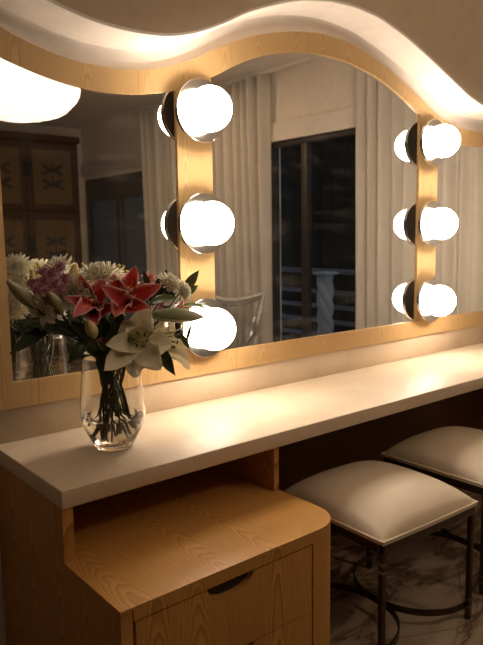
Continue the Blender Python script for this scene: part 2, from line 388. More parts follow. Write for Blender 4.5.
# ------------------------------------------------------------------ vanity
CT, CTH = .80, .052          # counter top height, thickness
CF, CL, CR = 1.563, .667, 3.74
ct = thing('countertop', 'long glossy cream speckled stone worktop under the mirror', 'countertop', (CL, CF, CT-CTH))
def rel(o, root): o.location = -Vector(root.location); return o
bm = bmesh.new(); box(bm, CL, CR, CF, YW-.002, CT-CTH, CT, .006); rel(fin('slab', bm, 'stone', ct, auto=.6), ct)
bm = bmesh.new(); box(bm, CL-.02, CR, YF+.008, YW-.002, CT+.0005, .910, .001); rel(fin('backsplash', bm, 'stone', ct, auto=.6), ct)

va = thing('vanity_cabinet', 'oak vanity base with projecting rounded drawer pedestal and open shelf niche', 'cabinet', (CL, 1.274, 0))
YP = 1.274; SZ = .595; PX = 1.445
def V(name, bm, m, **kw):
    p = kw.pop('parent', va); o = fin(name, bm, m, p, **kw)
    if p is va: o.location = -Vector(va.location)
    return o
bm = bmesh.new(); prism(bm, [(YP+.001, 0), (YP+.001, SZ-.0065), (CF+.012, SZ-.0065), (CF+.012, CT-CTH-.001), (YW-.005, CT-CTH-.001), (YW-.005, 0)], CL+.004, CL+.035)
for v in bm.verts: v.co = Vector((v.co.y, v.co.x, v.co.z))
V('side_panel', bm, 'oak_zy')
# shelf top slab with a rounded front right corner
R = .115
def outline(x0, x1, y0, y1, r, n=14): # corner at x1,y0
    p = [(x0, y1), (x0, y0)] + [(x1-r+r*math.sin(a), y0+r-r*math.cos(a)) for a in [PI/2*i/n for i in range(n+1)]] + [(x1, y1)]
    return p
bm = bmesh.new(); prism(bm, [(CL+.036, YW-.006), (CL+.036, CF+.0115), (CL+.004, CF+.0115)]+outline(CL+.004, PX, YP, YW-.006, R)[1:], SZ-.006, SZ, 'XY'); o = V('shelf_top', bm, 'oak_y', auto=.5)
# carcass front: top rail, curved corner column, dark sheet standing in for shade in the gaps
def shell(x0, x1, y0, y1, r, th, z0, z1, n=14):
    bm = bmesh.new(); outer = [(x1-r+r*math.sin(a), y0+r-r*math.cos(a)) for a in [PI/2*i/n for i in range(n+1)]]
    inner = [(x1-r+(r-th)*math.sin(a), y0+r-(r-th)*math.cos(a)) for a in [PI/2*i/n for i in range(n+1)]]
    pts = [(x0, y0)] + outer + [(x1, y1)] + [(x1-th, y1)] + inner[::-1] + [(x0, y0+th)]
    prism(bm, pts, z0, z1, 'XY'); return bm
DX0, DX1 = CL+.038, 1.298
bm = bmesh.new(); prism(bm, [(DX0, YP), (DX1+.004, YP), (DX1+.004, YP+.02), (DX0, YP+.02)], SZ-.036, SZ-.0065, 'XY'); V('top_rail', bm, 'oak_z')
V('rounded_corner', shell(DX1+.0045, PX, YP, YW-.006, R, .02, 0, SZ-.0065), 'oak_z', auto=.5)
bm = bmesh.new(); box(bm, DX0, DX1+.004, YP+.0215, YP+.03, .0, SZ-.030); V('gap_shade_sheet', bm, 'gap')  # dark sheet paints the shade behind the drawer gaps
bm = bmesh.new(); box(bm, DX0, DX1, YP, YP+.02, .0, .148, .001); V('plinth', bm, 'oak_z')
# drawers, each with a scooped finger cut in its top edge
def drawer(z0, z1):
    a, b = DX0+.005, DX1-.001; cx, hw, dp = (a+b)/2-.006, .078, .036
    pts = [(a, z0), (b, z0), (b, z1)]
    n = 18
    for i in range(n+1):
        t = -1+2*i/n; pts.append((cx-hw*t, z1-dp*(1-abs(t)**2.6)**.62))
    pts.append((a, z1))
    bm = bmesh.new(); prism(bm, pts, YP+.001, YP+.02)
    o = V('drawer', bm, 'oak_z')
    bm = bmesh.new(); box(bm, cx-hw-.004, cx+hw+.004, YP+.0202, YP+.0207, z1-dp-.006, z1); x = fin('recess_shade', bm, 'gap', o)  # thin dark sheet paints the shade inside the finger cut
    return o
drawer(.352, .5545); drawer(.150, .349)
bm = bmesh.new(); box(bm, PX-.022, PX, CF+.012, YW-.006, SZ+.0005, CT-CTH-.001, .001); V('divider', bm, 'oak_zy')
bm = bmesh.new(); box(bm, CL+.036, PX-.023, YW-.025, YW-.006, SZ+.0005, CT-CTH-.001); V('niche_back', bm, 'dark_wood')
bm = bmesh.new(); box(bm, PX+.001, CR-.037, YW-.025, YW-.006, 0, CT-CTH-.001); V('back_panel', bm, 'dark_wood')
bm = bmesh.new(); box(bm, CR-.036, CR-.004, CF+.012, YW-.006, 0, CT-CTH-.001, .001); V('side_panel', bm, 'oak_zy')

# ------------------------------------------------------------------ mirror
mi = thing('vanity_mirror', 'wide wavy-topped wall mirror in a pale oak frame with two uprights', 'mirror', (CL, YF, .915))
def MV(name, bm, m, **kw): o = fin(name, bm, m, mi, **kw); o.location = -Vector(mi.location); return o
ST = .075; FB, FT = .911, .995
YB = YW-.003
P0 = 1.397, 1.558; P1 = 2.879, 3.041
bm = bmesh.new(); n = len(top)
prism(bm, list(top) + list(inn)[::-1], YF, YB); MV('top_rail', bm, 'frame_oak')
def inz(x):
    for (a, b), (c, d) in zip(inn, inn[1:]):
        if a <= x <= c: return b+(d-b)*(x-a)/(c-a)
    return inn[-1][1]
bm = bmesh.new(); box(bm, XL, XR_, YF, YB, FB, FT, .0008); MV('bottom_rail', bm, 'frame_oak')
for x0, x1 in ((XL, XL+ST+.004), (XR_-ST, XR_)):
    bm = bmesh.new(); prism(bm, [(x0, FT), (x1, FT), (x1, inz(x1)), (x0, inz(x0))], YF+.0004, YB); MV('stile', bm, 'frame_oak')
for x0, x1 in (P0, P1):
    xs = [x0+(x1-x0)*i/8 for i in range(9)]
    bm = bmesh.new(); prism(bm, [(x0, FT)]+[(x1, FT)]+[(x, inz(x)) for x in xs[::-1]], YF+.0004, YB); MV('upright', bm, 'frame_oak')
for x0, x1 in ((XL+ST+.0045, P0[0]-.0005), (P0[1]+.0005, P1[0]-.0005), (P1[1]+.0005, XR_-ST-.0005)):
    xs = [x0+(x1-x0)*i/60 for i in range(61)]
    bm = bmesh.new(); prism(bm, [(x0, FT+.0005), (x1, FT+.0005)]+[(x, inz(x)-.0005) for x in xs[::-1]], YM, YB); MV('mirror_glass', bm, 'mirror')

# ------------------------------------------------------------------ lamps on the uprights
def lamp():
    t = thing('wall_lamp', 'x', 'lamp', (0, 0, 0), 'round globe lamps on the mirror uprights')
    bm = bmesh.new(); lathe(bm, [(0, .0005), (.045, .0005), (.045, .030), (0, .030)], 32, axis='Y'); fin('mount', bm, 'chrome', t, auto=.6)
    bm = bmesh.new(); lathe(bm, [(0, .0305), (.1125, .0305), (.1135, .0315), (.1135, .0465), (.1125, .0475), (0, .0475)], 72, axis='Y'); fin('backplate', bm, 'chrome', t, auto=.5)
    bm = bmesh.new(); lathe(bm, [(.0455, .0285), (.110, .0285), (.110, .0303), (.0455, .0303)], 64, axis='Y', close=True); fin('backing', bm, 'dark_metal', t, auto=.5)
    bm = bmesh.new(); r = .081; c = .092
    prof = [(math.sqrt(max(r*r-(.0480-c)**2, 0)), .0480)]
    a0 = math.acos((c-.0480)/r)
    for i in range(1, 25):
        a = a0+(PI-a0)*i/24; prof.append((r*math.sin(a) if i < 24 else 0, c-r*math.cos(a)))
    lathe(bm, [(0, .0480)]+prof, 48, axis='Y'); fin('globe', bm, 'bulb', t, auto=.8)
    return t
L0 = lamp(); first = True
words = {(0, 0): 'topmost lit globe lamp on the left mirror upright', (0, 1): 'middle lit globe lamp on the left mirror upright', (0, 2): 'lowest lit globe lamp on the left upright, just right of the flowers',
         (1, 0): 'topmost lit globe lamp on the right mirror upright', (1, 1): 'middle lit globe lamp on the right mirror upright', (1, 2): 'lowest lit globe lamp on the right mirror upright'}
for i, x in enumerate((1.482, 2.950)):
    for j, z in enumerate((1.912, 1.500, 1.103)):
        o = L0 if (i, j) == (0, 0) else copy_tree(L0)
        o.location = (x, YF, z); o['label'] = words[i, j]

# ------------------------------------------------------------------ stools
def stool():
    t = thing('stool', 'x', 'stool', (0, 0, 0), 'cream cushioned stools under the worktop')
    h = .26; ZS = .463
    bm = bmesh.new(); n = 28; g = []
    for i in range(n+1):
        row = []
        for j in range(n+1):
            u, v = -1+2*i/n, -1+2*j/n
            u = math.sin(u*PI/2)*.35+u*.65; v = math.sin(v*PI/2)*.35+v*.65
            hh = .092*((1-abs(u)**2.6)*(1-abs(v)**2.6))**.48
            k = 1+.0*u
            bow = .012
            x = h*(u*(1-.02*(1-v*v)*0)+bow*u*(1-v*v)); y = h*(v+bow*v*(1-u*u))
            row.append(bm.verts.new((x, y, ZS+hh)))
        g.append(row)
    for i in range(n):
        for j in range(n): bm.faces.new((g[i][j], g[i+1][j], g[i+1][j+1], g[i][j+1]))
    # underside
    rim = [g[i][0] for i in range(n+1)]+[g[n][j] for j in range(1, n+1)]+[g[i][n] for i in range(n-1, -1, -1)]+[g[0][j] for j in range(n-1, 0, -1)]
    low = [bm.verts.new((v.co.x, v.co.y, ZS-.012)) for v in rim]; m = len(rim)
    for k in range(m): bm.faces.new((rim[k], low[k], low[(k+1) % m], rim[(k+1) % m]))
    bm.faces.new(low)
    rimco = [v.co.copy() for v in rim]
    cu = fin('cushion', bm, 'leather', t, auto=1.0)
    bm = bmesh.new(); pts = [Vector((p.x*1.004, p.y*1.004, ZS+.001)) for p in rimco]; tube(bm, pts+pts[:1], .0042, 6, caps=False); fin('piping', bm, 'leather', cu, smooth=True)
    bm = bmesh.new(); q = .25; b = .016
    for s in (-1, 1):
        box(bm, -q, q, s*q-b/2, s*q+b/2, ZS-.045, ZS-.0125, .001)
        box(bm, s*q-b/2, s*q+b/2, -q+b/2, q-b/2, ZS-.045, ZS-.0125, .001)
    fin('seat_frame', bm, 'bronze', t, auto=.6)
    for sx in (-1, 1):
        for sy in (-1, 1):
            bm = bmesh.new(); a = .0095
            x, y = sx*(q-.004), sy*(q-.004)
            box(bm, x-a, x+a, y-a, y+a, 0, ZS-.0455, .0015); lg = fin('leg', bm, 'bronze', t, auto=.6)
            for z in (.048, .078) + ((.348, .376) if sx < 0 and sy < 0 else ()):
                bm = bmesh.new(); box(bm, x-.0125, x+.0125, y-.0125, y+.0125, z, z+.008, .0015); fin('collar', bm, 'brass', lg, auto=.6)
    for s in (-1, 1):      # two bowed stretchers, back to back
        bm = bmesh.new(); pts = []
        for i in range(33):
            a = PI*i/32; pts.append((s*(q-.012-.238*math.sin(a)**.9 if 0 < i < 32 else q-.012), -(q-.012)*math.cos(a), 0))
        z0, z1, w2 = .046, .070, .003
        rows = []
        for i, p in enumerate(pts):
            p0 = Vector(pts[max(i-1, 0)]); p1 = Vector(pts[min(i+1, 32)]); tn = (p1-p0).normalized(); nn = Vector((-tn.y, tn.x, 0))*w2
            c = Vector(p); rows.append([bm.verts.new(c+nn+Vector((0, 0, z0-.002*s))), bm.verts.new(c-nn+Vector((0, 0, z0-.002*s))), bm.verts.new(c-nn+Vector((0, 0, z1-.002*s))), bm.verts.new(c+nn+Vector((0, 0, z1-.002*s)))])
        for A, B in zip(rows, rows[1:]):
            for k in range(4): bm.faces.new((A[k], A[(k+1) % 4], B[(k+1) % 4], B[k]))
        bm.faces.new(rows[0][::-1]); bm.faces.new(rows[-1])
        fin('stretcher', bm, 'bronze', t, auto=.7)
    return t
s1 = stool(); s1.location = (1.885, 1.515, 0); s1.rotation_euler.z = -.04
s1['label'] = 'cream cushioned stool with dark metal legs, next to the drawer pedestal'
s2 = copy_tree(s1); s2.location = (2.565, 1.56, 0); s2.rotation_euler.z = -.01
s2['label'] = 'cream cushioned stool at the right edge, farther along the worktop'

# ------------------------------------------------------------------ room behind the camera, seen in the mirror
ln = thing('paper_lantern', 'big round white pleated paper pendant lantern glowing at upper left in the mirror', 'lamp', (1.565, .15, 2.345))
bm = bmesh.new(); seg = 12; sub = 4; Rr, Hh = .365, .175; rings = []
for i in range(13):
    a = -PI/2*.86+PI*.86*i/12; row = []
    for k in range(seg*sub):
        ph = 2*PI*k/(seg*sub); fr = (k % sub)/sub; sag = 1-.035*math.sin(PI*fr)*0 - .03*math.sin(PI*fr)
        row.append(bm.verts.new((Rr*math.cos(a)**.8*sag*math.cos(ph), Rr*math.cos(a)**.8*sag*math.sin(ph), Hh*math.sin(a)/math.sin(PI/2*.86))))
    rings.append(row)
for A, B in zip(rings, rings[1:]):
    for k in range(seg*sub): bm.faces.new((A[k], A[(k+1) % (seg*sub)], B[(k+1) % (seg*sub)], B[k]))
bm.faces.new(rings[0][::-1]); bm.faces.new(rings[-1])
ribs = [[v.co*1.003 for v in [row[k*sub] for row in rings]] for k in range(seg)]; circ = [v.co.copy() for v in rings[0]]
fin('lamp_shade', bm, 'lantern', ln, smooth=True)
for rb in ribs:
    bm = bmesh.new(); tube(bm, rb, .0022, 5); fin('rib', bm, 'lantern_rib', ln, smooth=True)
bm = bmesh.new(); tube(bm, circ+circ[:1], .004, 6, caps=False); fin('ring', bm, 'lantern_rib', ln, smooth=True)
bm = bmesh.new(); tube(bm, [(0, 0, Hh+.001), (0, 0, 2.915-2.345)], .004, 6); fin('cord', bm, 'plaster', ln)

cl = thing('fill_light', 'added unseen fill light on the ceiling behind the camera', 'lamp', (2.9, -.8, ZC-.001))  # added out of view to brighten the curtains and upper wall
bm = bmesh.new(); lathe(bm, [(0, 0), (.20, 0), (.20, -.035), (.185, -.04), (0, -.04)], 48); fin('body', bm, 'plaster', cl, auto=.5)
bm = bmesh.new(); lathe(bm, [(0, -.041), (.18, -.041), (.17, -.052), (0, -.056)], 48); fin('fill_disc', bm, 'fill_glow', cl, auto=.8)

# wardrobe with painted doors
wd = thing('wardrobe', 'dark wooden wardrobe with two tiers of painted floral doors, seen in the mirror', 'wardrobe', (2.0, -3.6, 0))
wd_x0, wd_x1, dw = 1.15, 3.76, .0
def W(name, bm, m, parent=None, **kw):
    o = fin(name, bm, m, parent or wd, **kw)
    if parent is None: o.location = -Vector(wd.location)
    return o
bm = bmesh.new(); box(bm, wd_x0, wd_x1, -4.28, -3.63, .0, 2.62, .003); W('body', bm, 'walnut', auto=.6)
bm = bmesh.new(); box(bm, wd_x0-.02, wd_x1+.02, -4.28, -3.58, 2.621, 2.70, .012); W('cornice', bm, 'walnut', auto=.6)
M['door_panel'] = plaster('ochre_painted_panel', (.15, .095, .045), 9)
M['paint_dark'] = mat('dark_painted_motif', (.04, .032, .02), .7)
M['iron'] = mat('dark_iron', (.02, .016, .012), .5, .6)
def motif(parent, cx, cz, s):
    bm = bmesh.new()
    def blob(x, z, rx, rz, rot=0, n=14):
        pts = []
        for i in range(n):
            a = 2*PI*i/n; u, v = rx*math.cos(a)*(1+.12*math.cos(3*a)), rz*math.sin(a)
            pts.append((x+u*math.cos(rot)-v*math.sin(rot), z+u*math.sin(rot)+v*math.cos(rot)))
        prism(bm, pts, -3.601-.0015, -3.601)
    for zz in (cz+.095*s, cz-.095*s):
        for sx in (-1, 1):
            for rot, d in ((.45, 1), (-.45, 1)):
                blob(cx+sx*.085*s, zz+sx*rot*.07*s, .075*s, .026*s, rot)
        blob(cx, zz, .03*s, .03*s)
    blob(cx, cz, .008*s, .30*s)
    o = fin('painted_motif', bm, 'paint_dark', parent); return o
for a, b, z0, z1 in [(x, x+.645, z0, z1) for x in (1.17, 1.82, 2.44, 3.09) for z0, z1 in ((1.80, 2.60), (.92, 1.76), (.06, .88))]:
    bm = bmesh.new(); fw_ = .075
    box(bm, a, a+fw_, -3.629, -3.605, z0, z1, .003); box(bm, b-fw_, b, -3.629, -3.605, z0, z1, .003)
    box(bm, a+fw_, b-fw_, -3.629, -3.605, z0, z0+fw_, .003); box(bm, a+fw_, b-fw_, -3.629, -3.605, z1-fw_, z1, .003)
    d = W('door', bm, 'walnut', auto=.6)
    bm = bmesh.new(); box(bm, a+fw_+.001, b-fw_-.001, -3.629, -3.6155, z0+fw_+.001, z1-fw_-.001); p = fin('panel', bm, 'door_panel', d)
    mo = motif(d, (a+b)/2, (z0+z1)/2, .92); mo.location = (0, -.0140, 0)
for x in (2.44+.62,):
    for z in (2.20, 1.30):
        bm = bmesh.new(); box(bm, x-.02, x+.08, -3.6045, -3.590, z, z+.17, .004); W('lock_plate', bm, 'iron')

# clear acrylic armchair
ch = thing('acrylic_armchair', 'smoky transparent armchair with curved flared back, seen in the mirror by the curtain', 'chair', (3.19, .0, 0), rz=-.6)
def Cx(name, bm, m='acrylic', **kw): return fin(name, bm, m, ch, **kw)
bm = bmesh.new(); prism(bm, [(-.22, -.24), (.22, -.22), (.22, .22), (-.22, .24)], .43, .455, 'XY'); bmesh.ops.bevel(bm, geom=list(bm.edges), offset=.008, segments=2, affect='EDGES'); Cx('seat', bm, auto=.6)
def backpt(t, z):     # t -1..1 across
    k = (z-.455)/.50
    return Vector((.22+.05*k+.05*k*k-.03*(1-t*t), t*(.21+.055*k*k), z))
bm = bmesh.new(); g = []
for i in range(17):
    t = -1+2*i/16; zt = .93+.035*abs(t)**3-.012*math.cos(PI*t)
    g.append([bm.verts.new(backpt(t, .46+(zt-.46)*j/12)) for j in range(13)])
for A, B in zip(g, g[1:]):
    for j in range(12): bm.faces.new((A[j], A[j+1], B[j+1], B[j]))
edge = [v.co.copy() for v in g[0]] + [r[-1].co.copy() for r in g[1:]] + [v.co.copy() for v in g[-1][::-1][1:]]
o = Cx('backrest', bm, smooth=True); sd = o.modifiers.new('solid', 'SOLIDIFY'); sd.thickness = .008
M['acrylic_rim'] = mat('grey_acrylic_rim', (.50, .48, .46), .2)
bm = bmesh.new(); tube(bm, edge, .017, 8); Cx('back_rim', bm, 'acrylic_rim', smooth=True)
inner = [p*1 for p in edge]; bm = bmesh.new()
tube(bm, [Vector((p.x-.004, p.y*.86, .46+(p.z-.46)*.90)) for p in edge], .005, 6); Cx('back_moulding', bm, 'acrylic_rim', smooth=True)
for s in (-1, 1):
    bm = bmesh.new(); tube(bm, [backpt(s, .72), (.12, s*.26, .67), (-.08, s*.27, .66), (-.14, s*.26, .62), (-.13, s*.235, .455)], .014, 8); Cx('armrest', bm, smooth=True)
for sx, sy in ((-1, -1), (-1, 1), (1, -1), (1, 1)):
    bm = bmesh.new(); tube(bm, [(sx*.20, sy*.20, .43), (sx*.205, sy*.205, .25), (sx*(.215 if sx < 0 else .25), sy*.215, 0)], [.02, .017, .013], 8); Cx('leg', bm, smooth=True)

# ------------------------------------------------------------------ vase, water and flowers
VX, VY = .951, 1.80
vz = CT+.0006
prof_o = [(.0, .0), (.050, .0), (.058, .004), (.066, .018), (.082, .05), (.096, .082), (.1015, .11), (.100, .15), (.095, .20), (.0905, .25), (.0900, .285), (.0920, .305)]
def rad(z):
    for (a, b), (c, d) in zip(prof_o[1:], prof_o[2:]):
        if b <= z <= d and d > b: return a+(c-a)*(z-b)/(d-b)
    return .09
ins = [(r-.0028, z) for r, z in prof_o[::-1] if z > .03]+[(.064, .030), (.045, .016), (0, .013)]
bm = bmesh.new(); lathe(bm, prof_o+[(.0906, .3072)]+ins, 64)
va_ = fin('vase', bm, 'glass', smooth=True); va_.location = (VX, VY, vz)
tag(va_, 'clear glass vase with rounded base holding the bouquet on the worktop', 'vase')
bm = bmesh.new(); wl = .100
lathe(bm, [(0, .0134), (.0445, .0164), (.0633, .0305), (rad(.05)-.0032, .05), (rad(.082)-.0032, .082), (rad(wl)-.0032, wl), (0, wl)], 64)
wt_ = fin('water', bm, 'water', auto=1.2); wt_.location = (VX, VY, vz); tag(wt_, 'clear water filling the lower third of the glass vase', 'water', kind='stuff')

def petal_mat(name, stops, edge=None, edge_w=.72, rough=.5, sss=.0, speck=None, throat=None, transl=.25):
    """colour along the petal (uv y) and towards its rim (uv x)"""
    m = mat(name, stops[0][1], rough, spec=.3); ns, ls = nt(m); p = ns['Principled BSDF']
    uv = N(ns, 'ShaderNodeUVMap'); s = N(ns, 'ShaderNodeSeparateXYZ'); ls.new(uv.outputs[0], s.inputs[0])
    c = ramp(ns, ls, s.outputs[1], stops)
    if edge:
        e = math_(ns, ls, 'ABSOLUTE', math_(ns, ls, 'MULTIPLY_ADD', s.outputs[0], 2, -1))
        r = N(ns, 'ShaderNodeMapRange'); r.inputs[1].default_value = edge_w; r.inputs[2].default_value = 1.0; ls.new(e, r.inputs[0])
        mx = N(ns, 'ShaderNodeMix', data_type='RGBA'); ls.new(r.outputs[0], mx.inputs['Factor']); ls.new(c, mx.inputs['A']); mx.inputs['B'].default_value = (*edge, 1); c = mx.outputs['Result']
    w_ = N(ns, 'ShaderNodeTexNoise'); w_.inputs['Scale'].default_value = 1; mp = N(ns, 'ShaderNodeMapping'); mp.inputs['Scale'].default_value = (14, 1.5, 1); ls.new(uv.outputs[0], mp.inputs[0]); ls.new(mp.outputs[0], w_.inputs['Vector'])
    hv = N(ns, 'ShaderNodeHueSaturation'); ls.new(c, hv.inputs['Color']); ls.new(math_(ns, ls, 'MULTIPLY_ADD', w_.outputs['Fac'], .5, .75), hv.inputs['Value']); c = hv.outputs[0]
    ls.new(c, p.inputs['Base Color'])
    t = N(ns, 'ShaderNodeBsdfTranslucent'); ls.new(c, t.inputs['Color'])
    mx = N(ns, 'ShaderNodeMixShader'); mx.inputs[0].default_value = transl; ls.new(p.outputs[0], mx.inputs[1]); ls.new(t.outputs[0], mx.inputs[2]); ls.new(mx.outputs[0], ns['Material Output'].inputs[0])
    bump(m, w_.outputs['Fac'], .4, .002)
    return m
M['red_petal'] = petal_mat('red_lily_petal', [(0, (.55, .42, .10)), (.14, (.50, .10, .05)), (.30, (.55, .030, .035)), (.7, (.54, .055, .055)), (1, (.66, .22, .19))], (.86, .58, .52), .62)
M['white_petal'] = petal_mat('white_lily_petal', [(0, (.45, .48, .14)), (.25, (.74, .68, .48)), (1, (.80, .74, .60))])
M['cream_bud'] = petal_mat('cream_bud_skin', [(0, (.30, .34, .10)), (.5, (.62, .54, .26)), (1, (.66, .42, .14))])
M['green_bud'] = petal_mat('green_bud_skin', [(0, (.10, .13, .035)), (.5, (.22, .22, .09)), (1, (.34, .27, .16))], (.38, .34, .20), .5)
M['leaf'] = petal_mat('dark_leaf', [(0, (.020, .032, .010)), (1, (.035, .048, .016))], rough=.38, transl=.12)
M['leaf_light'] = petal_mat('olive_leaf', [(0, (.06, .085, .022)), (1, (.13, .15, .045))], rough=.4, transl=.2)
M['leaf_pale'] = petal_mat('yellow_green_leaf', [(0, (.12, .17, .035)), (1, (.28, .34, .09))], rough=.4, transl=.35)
M['mum_white'] = petal_mat('white_mum_floret', [(0, (.42, .45, .16)), (.35, (.76, .72, .52)), (1, (.90, .85, .70))], transl=.25)
M['mum_purple'] = petal_mat('purple_mum_floret', [(0, (.24, .05, .12)), (.5, (.40, .13, .20)), (1, (.55, .28, .34))], transl=.15)
M['pink_petal'] = petal_mat('pink_alstroemeria_petal', [(0, (.60, .50, .25)), (.5, (.72, .30, .30)), (1, (.74, .42, .40))])
M['eye'] = mat('green_mum_eye', (.22, .26, .05), .8)
M['stem'] = mat('green_stem', (.055, .055, .018), .5)
M['filament'] = mat('pale_green_filament', (.42, .44, .12), .5)
M['anther'] = mat('dark_red_anther', (.05, .012, .01), .8)
M['yellow'] = mat('yellow_bead', (.50, .42, .07), .6)

def frame_of(d, hint=Vector((0, 0, 1))):
    d = d.normalized(); h = hint - d*hint.dot(d)
    if h.length < .05: h = Vector((1, 0, 0)) - d*d.x
    h.normalize(); return d, h, d.cross(h)
def blade(bm, base, d, nrm, L, Wd, curl=.6, cup=.25, ruf=0, n=12, m=6, shape=(.5, 1.0), tip=.0, twist=0, sag=0):
    """leaf or petal: starts at base along d, bends away from nrm by curl (rad)"""
    uvl = bm.loops.layers.uv.verify()
    d = d.normalized(); nrm = (nrm - d*nrm.dot(d)).normalized(); side = d.cross(nrm)
    p = Vector(base); ds = L/n; g = []
    for i in range(n+1):
        t = i/n
        wdt = Wd*(math.sin(PI*min(1, (t*.94+.06))**shape[1])**shape[0])
        if i == n: wdt = Wd*tip+.0004
        row = []
        tw = twist*t; s_ = side*math.cos(tw)+nrm*math.sin(tw); n_ = nrm*math.cos(tw)-side*math.sin(tw)
        for j in range(m+1):
            u = -1+2*j/m
            off = n_*(cup*wdt*(u*u)) + n_*(ruf*math.sin(t*17+u*3.1)*abs(u)**2*wdt)
            row.append((p+s_*u*wdt*.5+off+Vector((0, 0, -sag*t*t)), (u*.5+.5, t)))
        g.append(row)
        a = curl*ds/L*(.4+1.2*t)
        d, nrm = (d*math.cos(a)-nrm*math.sin(a)), (nrm*math.cos(a)+d*math.sin(a))
        p = p + d*ds
    vs = [[bm.verts.new(c) for c, _ in r] for r in g]
    for i in range(n):
        for j in range(m):
            f = bm.faces.new((vs[i][j], vs[i][j+1], vs[i+1][j+1], vs[i+1][j]))
            for lp, (a, b) in zip(f.loops, ((i, j), (i, j+1), (i+1, j+1), (i+1, j))): lp[uvl].uv = g[a][b][1]
def solid(o, th=.0007):
    s = o.modifiers.new('solid', 'SOLIDIFY'); s.thickness = th; s.offset = 0; return o
def fin2(name, bm, m, parent, th=.0007):
    me = bpy.data.meshes.new(name); bm.to_mesh(me); bm.free(); o = link(name, me, m, parent, True)
    return solid(o, th)
def bud(bm, base, d, L, Wd, ridges=3):
    uvl = bm.loops.layers.uv.verify(); d, h, s = frame_of(d); R = []; n, m = 14, 18
    for i in range(n+1):
        t = i/n; r = Wd*.5*(math.sin(PI*(t*.93+.035)**.85))**.75
        R.append([(bm.verts.new(Vector(base)+d*L*t+(h*math.cos(2*PI*k/m)+s*math.sin(2*PI*k/m))*r*(1+.10*math.cos(ridges*2*PI*k/m))), k/m, t) for k in range(m)])
    for A, B in zip(R, R[1:]):
        for k in range(m):
            j = (k+1) % m; f = bm.faces.new((A[k][0], A[j][0], B[j][0], B[k][0]))
            for lp, q in zip(f.loops, (A[k], A[j], B[j], B[k])): lp[uvl].uv = ((q[1]*3) % 1, q[2])
    bm.faces.new([v[0] for v in R[0]][::-1]); bm.faces.new([v[0] for v in R[-1]])

stem_k = 0
def stem_path(p, foot=None, lean=None):
    """from the flower down through the neck of the vase and crossed to a spot in the water"""
    global stem_k; stem_k += 1
    a = stem_k*2.399963
    p = Vector(p); ang = math.atan2(p.y-VY, p.x-VX)
    neck = Vector((VX+.070*math.cos(ang)*random.uniform(.5, 1), VY+.070*math.sin(ang)*random.uniform(.5, 1), CT+.30+random.uniform(0, .01)))
    waist = Vector((VX+.026*math.cos(a), VY+.026*math.sin(a), CT+.19+random.uniform(-.02, .02)))
    fa = ang+PI+random.uniform(-.8, .8); fz = random.uniform(.028, .085); fr = min((fz-.012)*.9+.02, .068)*random.uniform(.75, 1)
    ft = Vector((VX+fr*math.cos(fa), VY+fr*math.sin(fa), CT+fz))
    pts = []
    K = [p, p.lerp(neck, .5)+Vector((0, 0, -.012)), neck, waist, ft]
    K = [K[0]]+K+[K[-1]]
    for i in range(1, len(K)-2):
        for s in range(6):
            t = s/6; a0, a1, a2, a3 = K[i-1], K[i], K[i+1], K[i+2]
            pts.append(.5*((2*a1)+(a2-a0)*t+(2*a0-5*a1+4*a2-a3)*t*t+(3*a1-a0-3*a2+a3)*t**3))
    pts.append(K[-1]); return pts
def add_stem(root, p, r=.003):
    bm = bmesh.new(); tube(bm, stem_path(p), r*1.15, 7); o = fin('stem', bm, 'stem', root, smooth=True); o.location = -Vector(root.location); return o
def flower_root(name, label, cat, group=None): return thing(name, label, cat, (VX, VY, CT+.02), group)
def P_(root, name, bm, m, th=.0007, parent=None):
    o = fin2(name, bm, m, parent or root, th)
    if parent is None: o.location = -Vector(root.location)
    return o
def P2(root, name, bm, m, **kw): o = fin(name, bm, m, root, smooth=True); o.location = -Vector(root.location); return o

def lily(label, throat, face, spec, petal_m, tip_r=.0, stamen_dir=None, name='lily', stL=.055, group=None):
    """spec: list of (target point, width, curl, cup); face: outward direction of the bloom"""
    r = flower_root(name, label, 'flower', group); f = Vector(face).normalized(); T = Vector(throat); base = T-f*.042
    for (tg, wd_, curl, cup) in spec:
        tg = Vector(tg); ch_ = tg-base; L = ch_.length*(1+.04*abs(curl)**2)
        d = ch_.normalized(); nr = (f - d*f.dot(d))
        if nr.length < .05: nr = Vector((0, 0, 1))-d*d.z
        nr.normalize(); a = curl*.80
        d0 = d*math.cos(a)+nr*math.sin(a)
        bm = bmesh.new(); blade(bm, base, d0, nr*math.cos(a)-d*math.sin(a), L*1.06, wd_*1.5, curl*1.8, cup, .17, 16, 8, (.72, .80))
        P_(r, 'petal', bm, petal_m, .0008)
    sd_ = Vector(stamen_dir or face).normalized(); _, h, s = frame_of(sd_)
    for k in range(6):
        a = 2*PI*k/6+.3; e = base+sd_*(stL+.056)+(h*math.cos(a)+s*math.sin(a))*.020
        bm = bmesh.new(); tube(bm, [base+sd_*.01, base+sd_*(stL*.6)+(h*math.cos(a)+s*math.sin(a))*.008, e], .0011, 5); st_ = P2(r, 'stamen', bm, 'filament')
        bm = bmesh.new(); q = (h*math.cos(a+.8)+s*math.sin(a+.8)+Vector((0, 0, .8))).normalized()*.007; tube(bm, [e-q, e-q*.5, e+q*.5, e+q], [.0012, .0026, .0026, .0012], 7)
        fin('anther', bm, 'anther', st_, smooth=True)
    bm = bmesh.new(); tube(bm, [base+sd_*.01, base+sd_*(stL+.054)], [.0016, .0014], 6); bmesh.ops.create_icosphere(bm, subdivisions=2, radius=.0038, matrix=Matrix.Translation(base+sd_*(stL+.056))); P2(r, 'pistil', bm, 'filament')
    add_stem(r, base-f*.004, .0034); return r

